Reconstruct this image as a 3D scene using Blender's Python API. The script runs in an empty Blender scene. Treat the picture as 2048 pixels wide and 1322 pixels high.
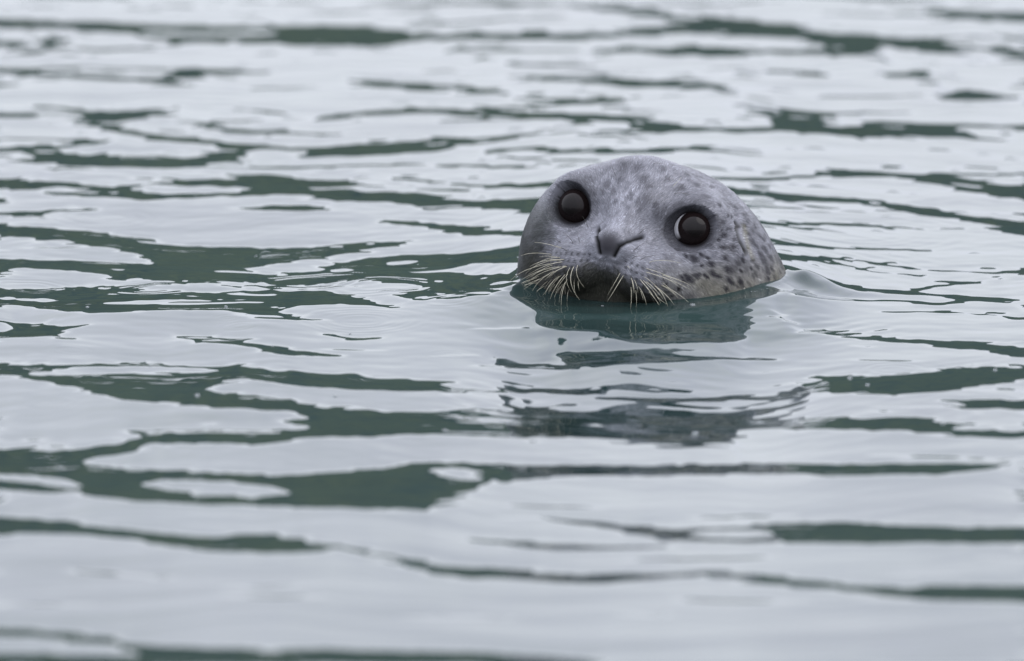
import bpy, math, random
import numpy as np

rng = np.random.default_rng(7)
random.seed(7)
scene = bpy.context.scene
COL = scene.collection

# ------------------------------------------------------------------ camera
ALPHA = math.asin(0.15)                      # the lens looks down 8.6 degrees
SA, CA = math.sin(ALPHA), math.cos(ALPHA)
DIST, LENS = 14.222, 500.0                   # a 500 mm lens 14 m from the animal
FPX = LENS / 36.0 * 2048.0
CAM_R = np.array([1.0, 0.0, 0.0])
CAM_F = np.array([0.0, CA, -SA])
CAM_U = np.array([0.0, SA, CA])
CAM_P = np.array([-0.123, 0, 0]) - 0.0445 * CAM_U - DIST * CAM_F
cam_d = bpy.data.cameras.new('camera')
cam = bpy.data.objects.new('camera', cam_d)
COL.objects.link(cam)
cam.location = CAM_P
cam.rotation_euler = (math.pi / 2 - ALPHA, 0, 0)
cam_d.lens = LENS
cam_d.sensor_width = 36.0
cam_d.clip_start = 0.1
cam_d.clip_end = 8000
cam_d.dof.use_dof = True
cam_d.dof.focus_distance = DIST - 0.06
cam_d.dof.aperture_fstop = 5.6
scene.camera = cam

# ------------------------------------------------------------------ sky, sun, exposure
SUN_EL, SUN_AZ = math.radians(50), math.radians(110)   # azimuth measured from +Y towards +X
world = bpy.data.worlds.new('World')
scene.world = world
world.use_nodes = True
wn, wl = world.node_tree.nodes, world.node_tree.links
wn.clear()
wout = wn.new('ShaderNodeOutputWorld')
bg_sky = wn.new('ShaderNodeBackground')
bg_cloud = wn.new('ShaderNodeBackground')
mixw = wn.new('ShaderNodeMixShader')
sky = wn.new('ShaderNodeTexSky')
sky.sky_type = 'NISHITA'
sky.sun_disc = False
sky.sun_elevation = SUN_EL
sky.sun_rotation = SUN_AZ
sky.dust_density = 4.0
bg_sky.inputs['Strength'].default_value = 0.10
tc = wn.new('ShaderNodeTexCoord')
mp = wn.new('ShaderNodeMapping')
mp.inputs['Scale'].default_value = (2.2, 2.2, 5.0)
cn = wn.new('ShaderNodeTexNoise')
cn.inputs['Scale'].default_value = 1.6
cn.inputs['Detail'].default_value = 5.0
cn.inputs['Roughness'].default_value = 0.5
cr = wn.new('ShaderNodeValToRGB')
cr.color_ramp.elements[0].position = 0.36
cr.color_ramp.elements[0].color = (0.81, 0.83, 0.975, 1)
cr.color_ramp.elements[1].position = 0.64
cr.color_ramp.elements[1].color = (0.91, 0.94, 1.02, 1)
wl.new(tc.outputs['Generated'], mp.inputs['Vector'])
wl.new(mp.outputs['Vector'], cn.inputs['Vector'])
wl.new(cn.outputs['Fac'], cr.inputs['Fac'])
wl.new(cr.outputs['Color'], bg_cloud.inputs['Color'])
sep = wn.new('ShaderNodeSeparateXYZ')
wl.new(tc.outputs['Generated'], sep.inputs[0])
over = wn.new('ShaderNodeMath')
over.operation = 'MAXIMUM'
over.inputs[1].default_value = 0.0
wl.new(sep.outputs['Z'], over.inputs[0])
lum = wn.new('ShaderNodeMath')
lum.operation = 'MULTIPLY_ADD'                         # overcast sky: brightest overhead
lum.inputs[1].default_value = 1.75
lum.inputs[2].default_value = 1.72
wl.new(over.outputs[0], lum.inputs[0])
wl.new(lum.outputs[0], bg_cloud.inputs['Strength'])
wl.new(sky.outputs['Color'], bg_sky.inputs['Color'])
mixw.inputs['Fac'].default_value = 0.88                # closed cloud cover over a thin blue
wl.new(bg_sky.outputs[0], mixw.inputs[1])
wl.new(bg_cloud.outputs[0], mixw.inputs[2])
wl.new(mixw.outputs[0], wout.inputs['Surface'])

sun_d = bpy.data.lights.new('sun', 'SUN')
sun_d.energy = 1.1
sun_d.angle = math.radians(50)
sun_d.color = (1.0, 0.97, 0.93)
sun = bpy.data.objects.new('sun', sun_d)
COL.objects.link(sun)
sdir = np.array([math.sin(SUN_AZ) * math.cos(SUN_EL), math.cos(SUN_AZ) * math.cos(SUN_EL), math.sin(SUN_EL)])
from mathutils import Vector
sun.rotation_euler = Vector(sdir).to_track_quat('Z', 'Y').to_euler()

scene.view_settings.view_transform = 'Standard'
scene.view_settings.look = 'None'
scene.view_settings.exposure = 0.0
scene.view_settings.gamma = 1.0
scene.view_settings.use_curve_mapping = False
scene.cycles.max_bounces = 8

# ------------------------------------------------------------------ helpers
def project(P):
    """photograph pixel (2048 wide) of points in metres"""
    rel = P - CAM_P
    d = rel @ CAM_F
    return 1024 + FPX * (rel @ CAM_R) / d, 661 - FPX * (rel @ CAM_U) / d

def unproject(u, v, y):
    """point in metres on the line of sight of a pixel at world depth y"""
    d = CAM_F + CAM_R * ((u - 1024) / FPX) + CAM_U * ((661 - v) / FPX)
    t = (y - CAM_P[1]) / d[1]
    return CAM_P + d * t

def hash3(i, j, k, seed):
    n = (i * 73856093) ^ (j * 19349663) ^ (k * 83492791) ^ (seed * 2654435761)
    n = (n ^ (n >> 13)) & 0x7fffffff
    n = (n * (n * n * 15731 + 789221) + 1376312589) & 0x7fffffff
    return n / 0x7fffffff

def noise3(P, scale, seed=0):
    q = P * scale
    f0 = np.floor(q).astype(np.int64)
    t = q - f0
    t = t * t * (3 - 2 * t)
    r = 0
    for a in (0, 1):
        wa = t[:, 0] if a else 1 - t[:, 0]
        for b in (0, 1):
            wb = t[:, 1] if b else 1 - t[:, 1]
            for c in (0, 1):
                wc = t[:, 2] if c else 1 - t[:, 2]
                r = r + wa * wb * wc * hash3(f0[:, 0] + a, f0[:, 1] + b, f0[:, 2] + c, seed)
    return r

def mesh_from(name, verts, quads=None, tris=None, smooth=True):
    me = bpy.data.meshes.new(name)
    verts = np.ascontiguousarray(verts, dtype=np.float32)
    nq = 0 if quads is None else len(quads)
    nt = 0 if tris is None else len(tris)
    parts, starts = [], []
    if nq:
        parts.append(np.asarray(quads, dtype=np.int32).ravel())
        starts.append(np.arange(nq, dtype=np.int32) * 4)
    if nt:
        parts.append(np.asarray(tris, dtype=np.int32).ravel())
        starts.append(nq * 4 + np.arange(nt, dtype=np.int32) * 3)
    loops = np.concatenate(parts)
    me.vertices.add(len(verts))
    me.vertices.foreach_set('co', verts.ravel())
    me.loops.add(len(loops))
    me.loops.foreach_set('vertex_index', loops)
    me.polygons.add(nq + nt)
    me.polygons.foreach_set('loop_start', np.concatenate(starts))
    me.update(calc_edges=True)
    me.polygons.foreach_set('use_smooth', np.full(nq + nt, smooth))
    me.validate()
    return me

def link(name, me, mat=None, parent=None):
    o = bpy.data.objects.new(name, me)
    COL.objects.link(o)
    if mat is not None and not me.materials:
        me.materials.append(mat)
    if parent is not None:
        o.parent = parent
    return o

def set_color(me, name, rgb):
    at = me.attributes.new(name, 'FLOAT_COLOR', 'POINT')
    buf = np.ones((len(rgb), 4), dtype=np.float32)
    buf[:, :3] = rgb
    at.data.foreach_set('color', buf.ravel())

def principled(name, color=(0.5, 0.5, 0.5), rough=0.5, ior=1.45):
    m = bpy.data.materials.new(name)
    m.use_nodes = True
    b = m.node_tree.nodes['Principled BSDF']
    b.inputs['Base Color'].default_value = (*color, 1)
    b.inputs['Roughness'].default_value = rough
    b.inputs['IOR'].default_value = ior
    return m, m.node_tree.nodes, m.node_tree.links, b

def blur1(a, n, axis):
    """box blur of half-width n along an axis"""
    if n < 1:
        return a
    pad = [(0, 0), (0, 0)]
    pad[axis] = (n + 1, n)
    c = np.cumsum(np.pad(a, pad, mode='edge'), axis=axis)
    hi = [slice(None)] * 2
    lo = [slice(None)] * 2
    hi[axis] = slice(2 * n + 1, None)
    lo[axis] = slice(0, -(2 * n + 1))
    return (c[tuple(hi)] - c[tuple(lo)]) / (2 * n + 1)

# ------------------------------------------------------------------ far shore: a dark wooded hillside, seen only mirrored in the back slopes of the waves
HILL_EL = math.radians(6.5)
def build_hills():
    nx, ny = 360, 26
    xs = np.linspace(-1500, 1500, nx)
    prof = np.zeros((ny, nx, 3))
    base = 520.0
    ridge = base * 1.19 * math.tan(HILL_EL + math.radians(.25))
    q = np.stack([xs, xs * 0, xs * 0], 1)
    var = 1.0 + 0.16 * (noise3(q, 1 / 180, 3) - .5) + 0.07 * (noise3(q, 1 / 45, 4) - .5)
    for j in range(ny):
        t = j / (ny - 1)
        y = base + 160 * t
        q = np.stack([xs, xs * 0 + y, xs * 0], 1)
        trees = 5.0 * (noise3(q, 1 / 9, 5) - .5) + 3.0 * (noise3(q, 1 / 4, 6) - .5)
        z = ridge * var * math.sin(min(t, .62) / .62 * math.pi / 2) ** 0.8 + trees * (1 if j else 0)
        if t > .62:
            z = z - (t - .62) * 8
        prof[j, :, 0] = xs
        prof[j, :, 1] = y
        prof[j, :, 2] = z if j else -3
    v = prof.reshape(-1, 3)
    i, j = np.meshgrid(np.arange(nx - 1), np.arange(ny - 1))
    a = (j * nx + i).ravel()
    quads = np.stack([a, a + 1, a + nx + 1, a + nx], 1)
    m, n, l, b = principled('wooded_hillside', (0.035, 0.055, 0.04), 0.95)
    b.inputs['Specular IOR Level'].default_value = 0.0
    t1 = n.new('ShaderNodeTexCoord')
    no = n.new('ShaderNodeTexNoise')
    no.inputs['Scale'].default_value = 0.12
    no.inputs['Detail'].default_value = 6
    rp = n.new('ShaderNodeValToRGB')
    rp.color_ramp.elements[0].position = 0.38
    rp.color_ramp.elements[0].color = (0.028, 0.040, 0.040, 1)
    rp.color_ramp.elements[1].position = 0.66
    rp.color_ramp.elements[1].color = (0.058, 0.072, 0.046, 1)
    l.new(t1.outputs['Object'], no.inputs['Vector'])
    l.new(no.outputs['Fac'], rp.inputs['Fac'])
    l.new(rp.outputs['Color'], b.inputs['Base Color'])
    o = link('hills', mesh_from('hills', v, quads), m)
    o['kind'] = 'structure'
build_hills()

# ------------------------------------------------------------------ form of the seal's head (mm), needed by the water that wets it
YAW, ROLL = math.radians(18), math.radians(8)
F = np.array([-math.sin(YAW), -math.cos(YAW), 0])
R0 = np.array([math.cos(YAW), -math.sin(YAW), 0])
UP = np.array([0, 0, 1.0])
RT = R0 * math.cos(ROLL) - UP * math.sin(ROLL)
UU = UP * math.cos(ROLL) + R0 * math.sin(ROLL)
BASIS = np.stack([RT, F, UU], 0)             # rows: local a (seal's left), b (forward), c (up)
MID = np.array([-4.0, -46.0, 76.5])          # mm, midway between the eyes

def to_world(L):
    return MID + L @ BASIS                   # mm
def to_local(W):
    return (W - MID) @ BASIS.T

def smin(a, b, k):
    h = np.clip(k - np.abs(a - b), 0, None) / k
    return np.minimum(a, b) - h * h * k * .25
def smax(a, b, k):
    return -smin(-a, -b, k)
def ell(p, c, r):
    c, r = np.array(c, float), np.array(r, float)
    q = p - c
    k0 = np.linalg.norm(q / r, axis=1)
    k1 = np.linalg.norm(q / (r * r), axis=1) + 1e-9
    return k0 * (k0 - 1) / k1
def cone(p, a, b, ra, rb):
    a, b = np.array(a, float), np.array(b, float)
    t = np.clip(((p - a) @ (b - a)) / ((b - a) @ (b - a)), 0, 1)
    return np.linalg.norm(p - (a + t[:, None] * (b - a)), axis=1) - (ra + (rb - ra) * t)

EYE_R = 21.0
GAZE = {s: np.array([s * .24, .95, .20]) / np.linalg.norm([.24, .95, .20]) for s in (-1, 1)}
EYE_C = {s: np.array([s * 60.5, -17.5, -3.5]) for s in (-1, 1)}

def sdf(L):
    W = to_world(L)
    S = L.copy()
    S[:, 0] = np.abs(S[:, 0])
    d = ell(L, (0, -78, -42), (111, 108, 84))
    d = smin(d, ell(L, (-4, -66, -6), (94, 74, 42)), 20)
    d = smin(d, ell(S, (62, -48, -52), (52, 66, 52)), 40)
    d = smin(d, cone(L, (0, -36, 4), (0, 44, -24), 46, 20), 34)
    d = smin(d, ell(L, (0, 14, -42), (50, 46, 30)), 22)
    d = smin(d, ell(S, (33, 33, -49), (32, 35, 27)), 9)
    d = smin(d, ell(L, (0, 17, -68), (36, 30, 30)), 10)
    d = smin(d, ell(L, (0, 55, -22), (24, 13, 13)), 10)
    d = smin(d, ell(S, (57, -26, 11), (30, 26, 18)), 18)
    d = smin(d, ell(W, (20, 44, -44), (142, 118, 122)), 40)
    d = smin(d, ell(W, (45, 250, -190), (190, 300, 165)), 90)
    d = smax(d, -ell(S, (36, 45, 2), (15, 26, 13)), 22)      # hollow between eye and snout
    ec, g = EYE_C[1], GAZE[1]
    d = smin(d, ell(S, tuple(ec), (25.5, 25.5, 25.5)), 16)
    lid = (S - (ec + g * 32)) * np.array([1.0, 1.0, 1.07])
    cut = np.linalg.norm(lid, axis=1) - 25.6
    cut = smin(cut, np.linalg.norm(S - (ec + g * 30 + np.array([-13.0, 0, -6.0])), axis=1) - 17.5, 6)   # inner corner of the lids
    d = smax(d, -cut, 3.0)
    return d

def waterline_radius():
    """distance from the neck's axis to the coat at water level, by bearing"""
    th = np.linspace(-math.pi, math.pi, 361)
    lo, hi = np.full(361, 20.0), np.full(361, 330.0)
    for it in range(24):
        m = .5 * (lo + hi)
        W = np.stack([10 + m * np.cos(th), 20 + m * np.sin(th), m * 0], 1)
        ins = sdf(to_local(W)) < 0
        lo, hi = np.where(ins, m, lo), np.where(ins, hi, m)
    return th, lo / 1000
WL_TH, WL_R = waterline_radius()

# ------------------------------------------------------------------ water
# Crests and back slopes of the small waves: each band is a stretch of wave back,
# given by its near and far edge along the crest (x, far edge, near edge).
BANDS = [
 [(0,35,50),(100,40,52),(200,42,58),(300,48,70),(400,50,80),(500,54,80),(600,50,84),(640,50,86),(720,50,88),(780,60,82),(850,66,74),(950,66,76),(1080,66,77),(1180,66,77),(1230,62,70)],
 [(0,80,92),(40,82,94)], [(75,78,98),(100,72,96),(125,68,90)], [(150,92,95),(230,95,101),(300,90,94)],
 [(0,132,138),(60,138,146),(150,144,152),(230,152,158),(290,152,160),(330,138,158),(380,134,148),(430,136,144),(520,136,142)],
 [(210,132,135),(300,132,136),(335,134,140)],
 [(0,222,232),(40,224,232),(55,224,230)],
 [(70,208,211),(120,212,218),(180,222,240),(220,222,250),(260,220,236),(300,218,230),(350,222,228)],
 [(180,238,252),(220,248,258),(270,258,266),(330,268,276),(400,276,284),(470,280,292),(520,288,294),(600,292,298),(680,290,300)],
 [(370,240,246),(420,244,258),(470,258,264),(540,258,264),(600,260,266),(660,264,270)],
 [(100,242,246),(150,244,250),(190,244,254)],
 [(440,212,216),(520,216,222),(600,224,228)],
 [(620,236,238),(680,228,234),(720,218,228),(800,212,222),(880,214,222),(940,216,228),(1020,222,230),(1110,222,232),(1170,226,234),(1240,230,242),(1290,236,258),(1330,248,260),(1400,250,258),(1500,254,258),(1550,252,258)],
 [(0,292,302),(60,290,304),(120,288,300),(160,284,290),(220,276,281)],
 [(60,316,321),(100,298,322),(140,306,324),(200,312,328),(260,310,328),(310,310,330),(370,316,332),(390,318,326)],
 [(380,318,328),(420,300,322),(470,282,318),(500,284,300)],
 [(390,327,331),(480,329,333),(560,330,335),(640,328,331),(760,325,329),(900,325,328),(980,328,333),(1060,328,332)],
 [(620,296,308),(700,290,308),(770,288,306),(840,282,302),(890,276,290),(960,276,282),(1090,262,267)],
 [(960,298,306),(1030,294,298),(1110,288,292)], [(1010,310,314),(1090,313,317),(1180,314,318)],
 [(1150,8,14),(1230,12,20),(1290,14,30),(1340,18,30)],
 [(1220,62,72),(1290,52,64),(1340,48,62),(1400,32,64),(1480,36,68),(1540,44,70),(1600,56,70),(1640,60,80),(1660,66,102),(1720,66,104),(1770,70,84),(1830,76,94),(1880,78,102),(1920,84,100)],
 [(1210,88,98),(1260,92,100),(1350,96,106),(1420,96,108),(1500,96,104),(1580,96,104),(1640,92,106),(1700,98,108),(1760,90,100)],
 [(1960,92,102),(2000,90,104),(2060,96,108)], [(1860,16,20),(1900,18,30),(1960,22,32),(2060,24,34)], [(1780,2,5),(1880,5,10)], [(900,1,4),(1100,2,6)],
 [(900,95,97),(1020,96,99),(1150,97,100)],
 [(1060,150,158),(1150,154,160),(1230,156,170),(1300,160,170),(1380,158,172),(1440,166,172)],
 [(1030,190,194),(1110,194,202),(1180,196,204),(1260,192,198)],
 [(700,152,158),(740,156,164),(790,162,172),(880,164,172),(930,172,178),(1000,180,184)],
 [(1540,138,142),(1600,138,146),(1660,144,150)], [(1780,145,149),(1830,145,152),(1870,150,154)], [(1850,186,190),(1900,188,196),(1960,180,196),(2020,182,192)],
 [(1530,220,226),(1560,220,252),(1600,222,252),(1650,222,236),(1665,228,240)],
 [(1550,250,258),(1640,250,262),(1700,252,268),(1760,240,268),(1810,244,268),(1860,246,266),(1890,250,270),(1950,272,276),(2060,278,281)],
 [(1860,246,250),(1950,248,252),(2060,249,253)],
 [(1170,265,268),(1230,264,270),(1290,270,273)], [(1180,299,303),(1260,298,302),(1330,294,302),(1410,288,292)],
 [(0,356,374),(60,358,376),(110,362,386),(200,370,390),(300,366,396),(370,360,390),(440,350,384),(500,346,386),(560,348,386),(600,352,384),(640,360,378),(700,360,372)],
 [(600,385,392),(640,386,398),(700,380,398),(780,384,400),(840,388,412),(900,396,414),(960,400,410),(1010,398,414),(1050,398,420),(1130,398,420)],
 [(700,362,366),(800,374,378),(920,376,380)], [(800,352,356),(900,360,366),(980,368,372),(1130,364,370)],
 [(460,408,412),(520,406,416),(600,406,418),(640,410,416)], [(0,422,430),(60,420,430),(130,414,420),(200,414,418)],
 [(760,436,442),(800,436,446),(880,442,454),(930,450,466),(990,458,466),(1080,462,468)],
 [(0,450,468),(80,452,474),(160,460,480),(230,472,496),(290,480,512),(340,488,540),(380,490,560),(440,494,564),(500,494,560),(520,496,530),(600,496,520),(680,492,506),(740,484,498),(790,480,490),(840,479,483)],
 [(0,516,532),(60,518,534),(160,520,540),(240,524,552),(320,530,556),(360,530,562)],
 [(480,540,556),(560,550,562),(640,536,558),(700,520,548),(760,512,520),(820,506,516),(900,504,512),(980,498,512),(1060,490,520)],
 [(560,546,562),(640,540,556),(720,528,548),(800,526,544),(860,530,552),(920,544,556),(1000,548,560),(1060,548,558)],
 [(830,512,522),(900,510,530),(960,516,524),(1060,512,520)],
 [(600,558,566),(680,552,562),(720,546,556),(800,550,562),(860,556,568),(920,562,574),(980,568,586)],
 [(790,580,584),(820,578,594),(880,574,594),(940,564,590),(990,570,586),(1040,562,570)],
 [(0,576,586),(100,574,590),(180,572,600),(220,570,605),(260,576,598),(320,580,596),(380,578,592),(440,580,594),(520,580,600),(600,580,610),(680,582,602),(740,592,606),(780,604,612)],
 [(0,592,604),(60,596,610),(140,600,622),(200,604,620),(320,604,618),(420,602,616),(500,604,620),(560,606,622)],
 [(500,624,634),(560,624,636),(640,630,638),(660,634,638)],
 [(-10,642,668),(60,642,668),(100,643,664),(140,646,654),(165,648,653)],
 [(360,668,672),(420,670,682),(480,676,690),(540,690,706),(600,700,710),(680,708,711)],
 [(640,663,666),(680,666,676),(720,672,676),(750,668,672)],
 [(0,720,744),(100,722,756),(200,726,780),(300,728,796),(360,732,800),(440,732,768),(480,734,754),(560,740,766),(700,748,776),(800,756,778),(900,762,778),(940,774,780),(1100,776,784),(1190,780,788)],
 [(200,770,786),(300,784,800),(400,782,812),(480,788,816),(560,796,822),(600,806,846),(650,814,866),(700,818,872),(760,822,872),(840,822,866),(900,818,868),(960,812,868),(1024,808,872),(1080,814,870),(1140,820,868)],
 [(255,862,878),(320,860,884),(400,860,886),(480,860,886),(560,858,880),(620,854,870),(700,850,872)],
 [(0,896,912),(60,892,940),(110,900,930),(200,892,910),(300,882,892)],
 [(0,910,945),(50,910,948),(120,922,952),(200,932,976),(300,936,990),(380,942,1000),(440,946,1004),(560,950,1010),(640,944,1014),(720,938,1016),(800,934,1018),(860,934,1020),(920,950,984),(970,958,966)],
 [(800,924,936),(860,920,930),(1000,920,936),(1060,926,944)],
 [(0,958,976),(60,962,980),(140,970,980),(240,980,996),(340,990,1002),(440,1000,1008)],
 [(0,1030,1062),(80,1034,1062),(160,1040,1066),(260,1056,1074),(340,1064,1086),(420,1068,1096),(480,1062,1100),(540,1062,1104),(600,1072,1100),(660,1082,1090),(740,1094,1106)],
 [(720,1096,1104),(800,1112,1124),(860,1124,1144),(920,1130,1152),(1024,1134,1150),(1100,1140,1156),(1200,1142,1158),(1300,1140,1150),(1400,1130,1138),(1450,1132,1146),(1520,1140,1156),(1600,1152,1168),(1700,1162,1176),(1800,1172,1186),(1860,1166,1194),(1950,1166,1196),(2060,1168,1202)],
 [(135,1136,1142),(200,1138,1146),(280,1144,1150),(320,1150,1154)],
 [(0,1254,1268),(80,1258,1272),(160,1266,1282),(240,1278,1290),(280,1288,1310),(360,1292,1330),(500,1296,1330),(700,1300,1330),(900,1304,1330),(1024,1308,1330),(1200,1318,1330)],
 [(0,1306,1330),(180,1310,1330),(360,1310,1330)],
 [(1590,766,772),(1640,748,778),(1700,748,782),(1780,750,786),(1840,740,784),(1900,734,776),(1980,732,764),(2060,732,756)],
 [(1890,798,802),(1920,796,812),(2000,796,814),(2060,796,814)],
 [(1190,796,800),(1300,796,806),(1400,794,804),(1500,790,798),(1600,784,790)], [(1024,778,784),(1120,778,786),(1180,780,788)],
 [(1040,812,870),(1120,816,858),(1200,822,836),(1300,826,846),(1400,830,850),(1500,830,850),(1600,832,850),(1700,832,852),(1800,830,858),(1860,832,866),(1900,852,868),(2060,856,872)],
 [(1100,840,868),(1200,852,870),(1280,860,874),(1400,860,880),(1460,862,880)],
 [(960,938,944),(1010,934,960),(1040,924,958),(1080,924,948),(1200,922,942),(1300,922,942),(1400,920,940),(1500,920,938),(1600,922,940),(1700,922,942),(1800,922,942),(1880,924,946),(1960,924,934),(2010,920,924)],
 [(1110,1034,1040),(1200,1036,1046),(1260,1044,1056),(1330,1048,1062),(1400,1052,1062),(1500,1050,1062),(1560,1042,1078),(1640,1040,1082),(1700,1042,1084),(1800,1046,1082),(1900,1050,1082),(2060,1050,1080)],
 [(1260,1052,1060),(1320,1060,1074),(1420,1066,1076),(1540,1070,1080)],
 [(960,1076,1082),(1024,1078,1086),(1120,1080,1094),(1220,1084,1092),(1330,1086,1092)],
 [(1430,352,356),(1480,353,358),(1560,352,358),(1640,342,350),(1700,338,346),(1800,342,350),(1920,342,348),(2060,344,348)],
 [(1780,346,352),(1860,346,360),(1920,360,372),(1990,366,390),(2060,372,394)],
 [(1450,374,384),(1520,382,390),(1580,388,398),(1660,392,402),(1730,394,404),(1800,406,420),(1860,420,430),(1920,424,434),(1980,432,444),(2060,440,450)],
 [(1990,450,462),(2060,450,470)],
 [(1540,444,448),(1620,442,447),(1700,442,446),(1780,448,452),(1840,454,458)],
 [(1530,484,486),(1600,487,489),(1700,492,495),(1790,494,498),(1860,498,501)],
 [(1530,504,512),(1600,508,514),(1680,513,518),(1780,524,528),(1880,538,541),(1980,542,545),(2060,536,541)],
 [(1600,515,517),(1700,528,531),(1800,544,547),(1850,550,552)],
 [(1560,576,579),(1640,578,582),(1720,574,579),(1800,576,580),(1860,568,572),(1950,560,564),(1990,548,552)],
 [(1580,584,588),(1640,584,594),(1720,594,599),(1780,596,600),(1860,602,607),(1920,602,606)],
 [(1780,578,584),(1850,582,588),(1900,588,598),(1960,592,598),(2020,600,606)], [(1860,617,621),(1920,620,624),(2000,628,632),(2060,632,636)],
 [(1540,618,622),(1560,624,634),(1600,640,646)],
 [(1580,656,662),(1640,654,664),(1700,662,672),(1760,668,680),(1840,674,684),(1920,680,694),(2000,690,706),(2060,694,712)],
 [(1690,686,688),(1740,689,692)],
 [(925,652,655),(980,652,656),(1070,652,655)], [(940,727,730),(1000,727,734),(1100,728,738),(1160,732,740)],
]
LIGHT = [   # fronts of smaller waves riding on those backs
 [(140,80,84),(190,74,92),(250,74,92),(290,80,86)], [(300,60,64),(420,62,68),(560,60,66)],
 [(80,374,378),(150,372,382),(210,372,382)], [(280,372,380),(400,370,378),(480,372,378)],
 [(230,597,600),(350,595,603),(480,596,602),(540,598,601)],
 [(60,736,739),(150,732,741),(300,732,740),(430,736,741)],
 [(320,960,966),(400,960,982),(480,966,988),(540,974,982)],
 [(1200,52,56),(1400,1062,1068)],
 [(1370,1056,1058),(1430,1056,1066),(1530,1056,1066)],
]
MS, U0, V0, MW, MH = 2, -1900, -330, 3000, 1120      # mask canvas: 2 px cells

def paint(canvas, band, val):
    b = np.array(band, float)
    if b[0, 0] == 0:
        b = np.vstack([b[0] + [-140, 2, -2], b])
    if b[-1, 0] == 2060:
        b = np.vstack([b, b[-1] + [120, 2, -2]])
    u = np.arange(MW) * MS + U0
    lo, hi = b[0, 0], b[-1, 0]
    jag = (noise3(np.stack([u, u * 0 + b[0, 1], u * 0], 1), 1 / 16, 11) - .5)
    jag2 = (noise3(np.stack([u, u * 0 + b[0, 2], u * 0], 1), 1 / 16, 12) - .5)
    yt = np.interp(u, b[:, 0], b[:, 1])
    yb = np.interp(u, b[:, 0], b[:, 2])
    th = yb - yt
    grow = np.clip(th * .22, .7, 4.0) * (1 if val > .5 else -.3)
    yt, yb = yt - grow, yb + grow
    yt = yt + jag * np.clip(th * .35, 0, 5)
    yb = yb + jag2 * np.clip(th * .35, 0, 5)
    for i in np.nonzero((u >= lo) & (u <= hi))[0]:
        a, c = (yt[i] - V0) / MS, (yb[i] - V0) / MS
        ia, ic = int(math.floor(a)), int(math.floor(c))
        if ia < 0 or ic >= MH:
            continue
        if ia == ic:
            col = canvas[ia, i]
            canvas[ia, i] = col + (val - col) * (c - a)
        else:
            canvas[ia + 1:ic, i] = val
            canvas[ia, i] += (val - canvas[ia, i]) * (ia + 1 - a)
            canvas[ic, i] += (val - canvas[ic, i]) * (c - ic)

def wave_mask():
    m = np.zeros((MH, MW))
    r = random.Random(3)
    for k in range(900):                      # open water all round
        u, v = r.uniform(U0, U0 + MW * MS - 900), r.uniform(V0 + 40, V0 + MH * MS - 60)
        ln = r.uniform(150, 700)
        sc = 0.45 + 0.6 * max(0, (v + 300) / 1600)
        th = r.uniform(5, 26) * sc
        sl = r.uniform(-.05, .05)
        n = 6
        band = []
        for i in range(n):
            t = i / (n - 1)
            w = th * (0.15 + math.sin(math.pi * min(max(t, .02), .98)) * r.uniform(.6, 1.1))
            yy = v + sl * ln * t + r.uniform(-4, 4)
            band.append((u + ln * t, yy - w / 2, yy + w / 2))
        paint(m, band, 1.0)
    a, b = int((0 - V0) / MS), int((1326 - V0) / MS)
    c, d = int((-6 - U0) / MS), int((2052 - U0) / MS)
    m[a:b, c:d] = 0
    for band in BANDS:
        paint(m, band, 1.0)
    for band in LIGHT:
        paint(m, band, 0.0)
    for k in range(110):                      # thin wavelets between the larger ones
        u, v = r.uniform(-60, 1990), r.uniform(5, 1250)
        ln = r.uniform(50, 300)
        if u + ln > 960 and u < 1620 and 300 < v < 800:
            continue
        th = r.uniform(1.8, 4.5) * (.8 + .5 * v / 1300)
        sl = r.uniform(-.035, .035)
        paint(m, [(u + ln * t, v + sl * ln * t - th * w, v + sl * ln * t + th * w) for t, w in ((0, .08), (.25, .5), (.6, .45), (.85, .3), (1, .05))], 1.0)
    soft = blur1(blur1(m, 6, 0), 12, 1)
    flecks = 0
    while flecks < 420:                       # cat's-paw flecks along the edges of the bands
        u, v = r.uniform(-20, 2060), r.choice([r.uniform(0, 430), r.uniform(430, 900), r.uniform(0, 430)])
        if 985 < u < 1580 and 560 < v < 800:
            continue
        i, j = int((u - U0) / MS), int((v - V0) / MS)
        if abs(soft[j, i] - .42) > .26:
            continue
        ln, th = r.uniform(10, 60), r.uniform(1.6, 4.0)
        val = 0.0 if m[j, i] > .5 else 1.0
        paint(m, [(u, v - .3, v + .3), (u + ln * .3, v - th / 2, v + th / 2), (u + ln * .7, v - th / 2 + 1, v + th / 2 + 1), (u + ln, v + .7, v + 1.3)], val)
        flecks += 1
    return m

def feather(m):
    """ragged, combed-out ends: neighbouring rows slip sideways past each other"""
    uu = np.arange(MW) * MS + U0
    out = np.empty_like(m)
    for j in range(MH):
        v = j * MS + V0
        q = np.stack([uu / 150.0, np.full(MW, v / 5.0), uu * 0], 1)
        q2 = np.stack([uu / 60.0, np.full(MW, v / 2.6), uu * 0 + 5], 1)
        du = 60 * (noise3(q, 1.0, 71) - .5) + 34 * (noise3(q2, 1.0, 72) - .5)
        out[j] = np.interp(uu + du, uu, m[j])
    return out
MASK = feather(wave_mask())
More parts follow.
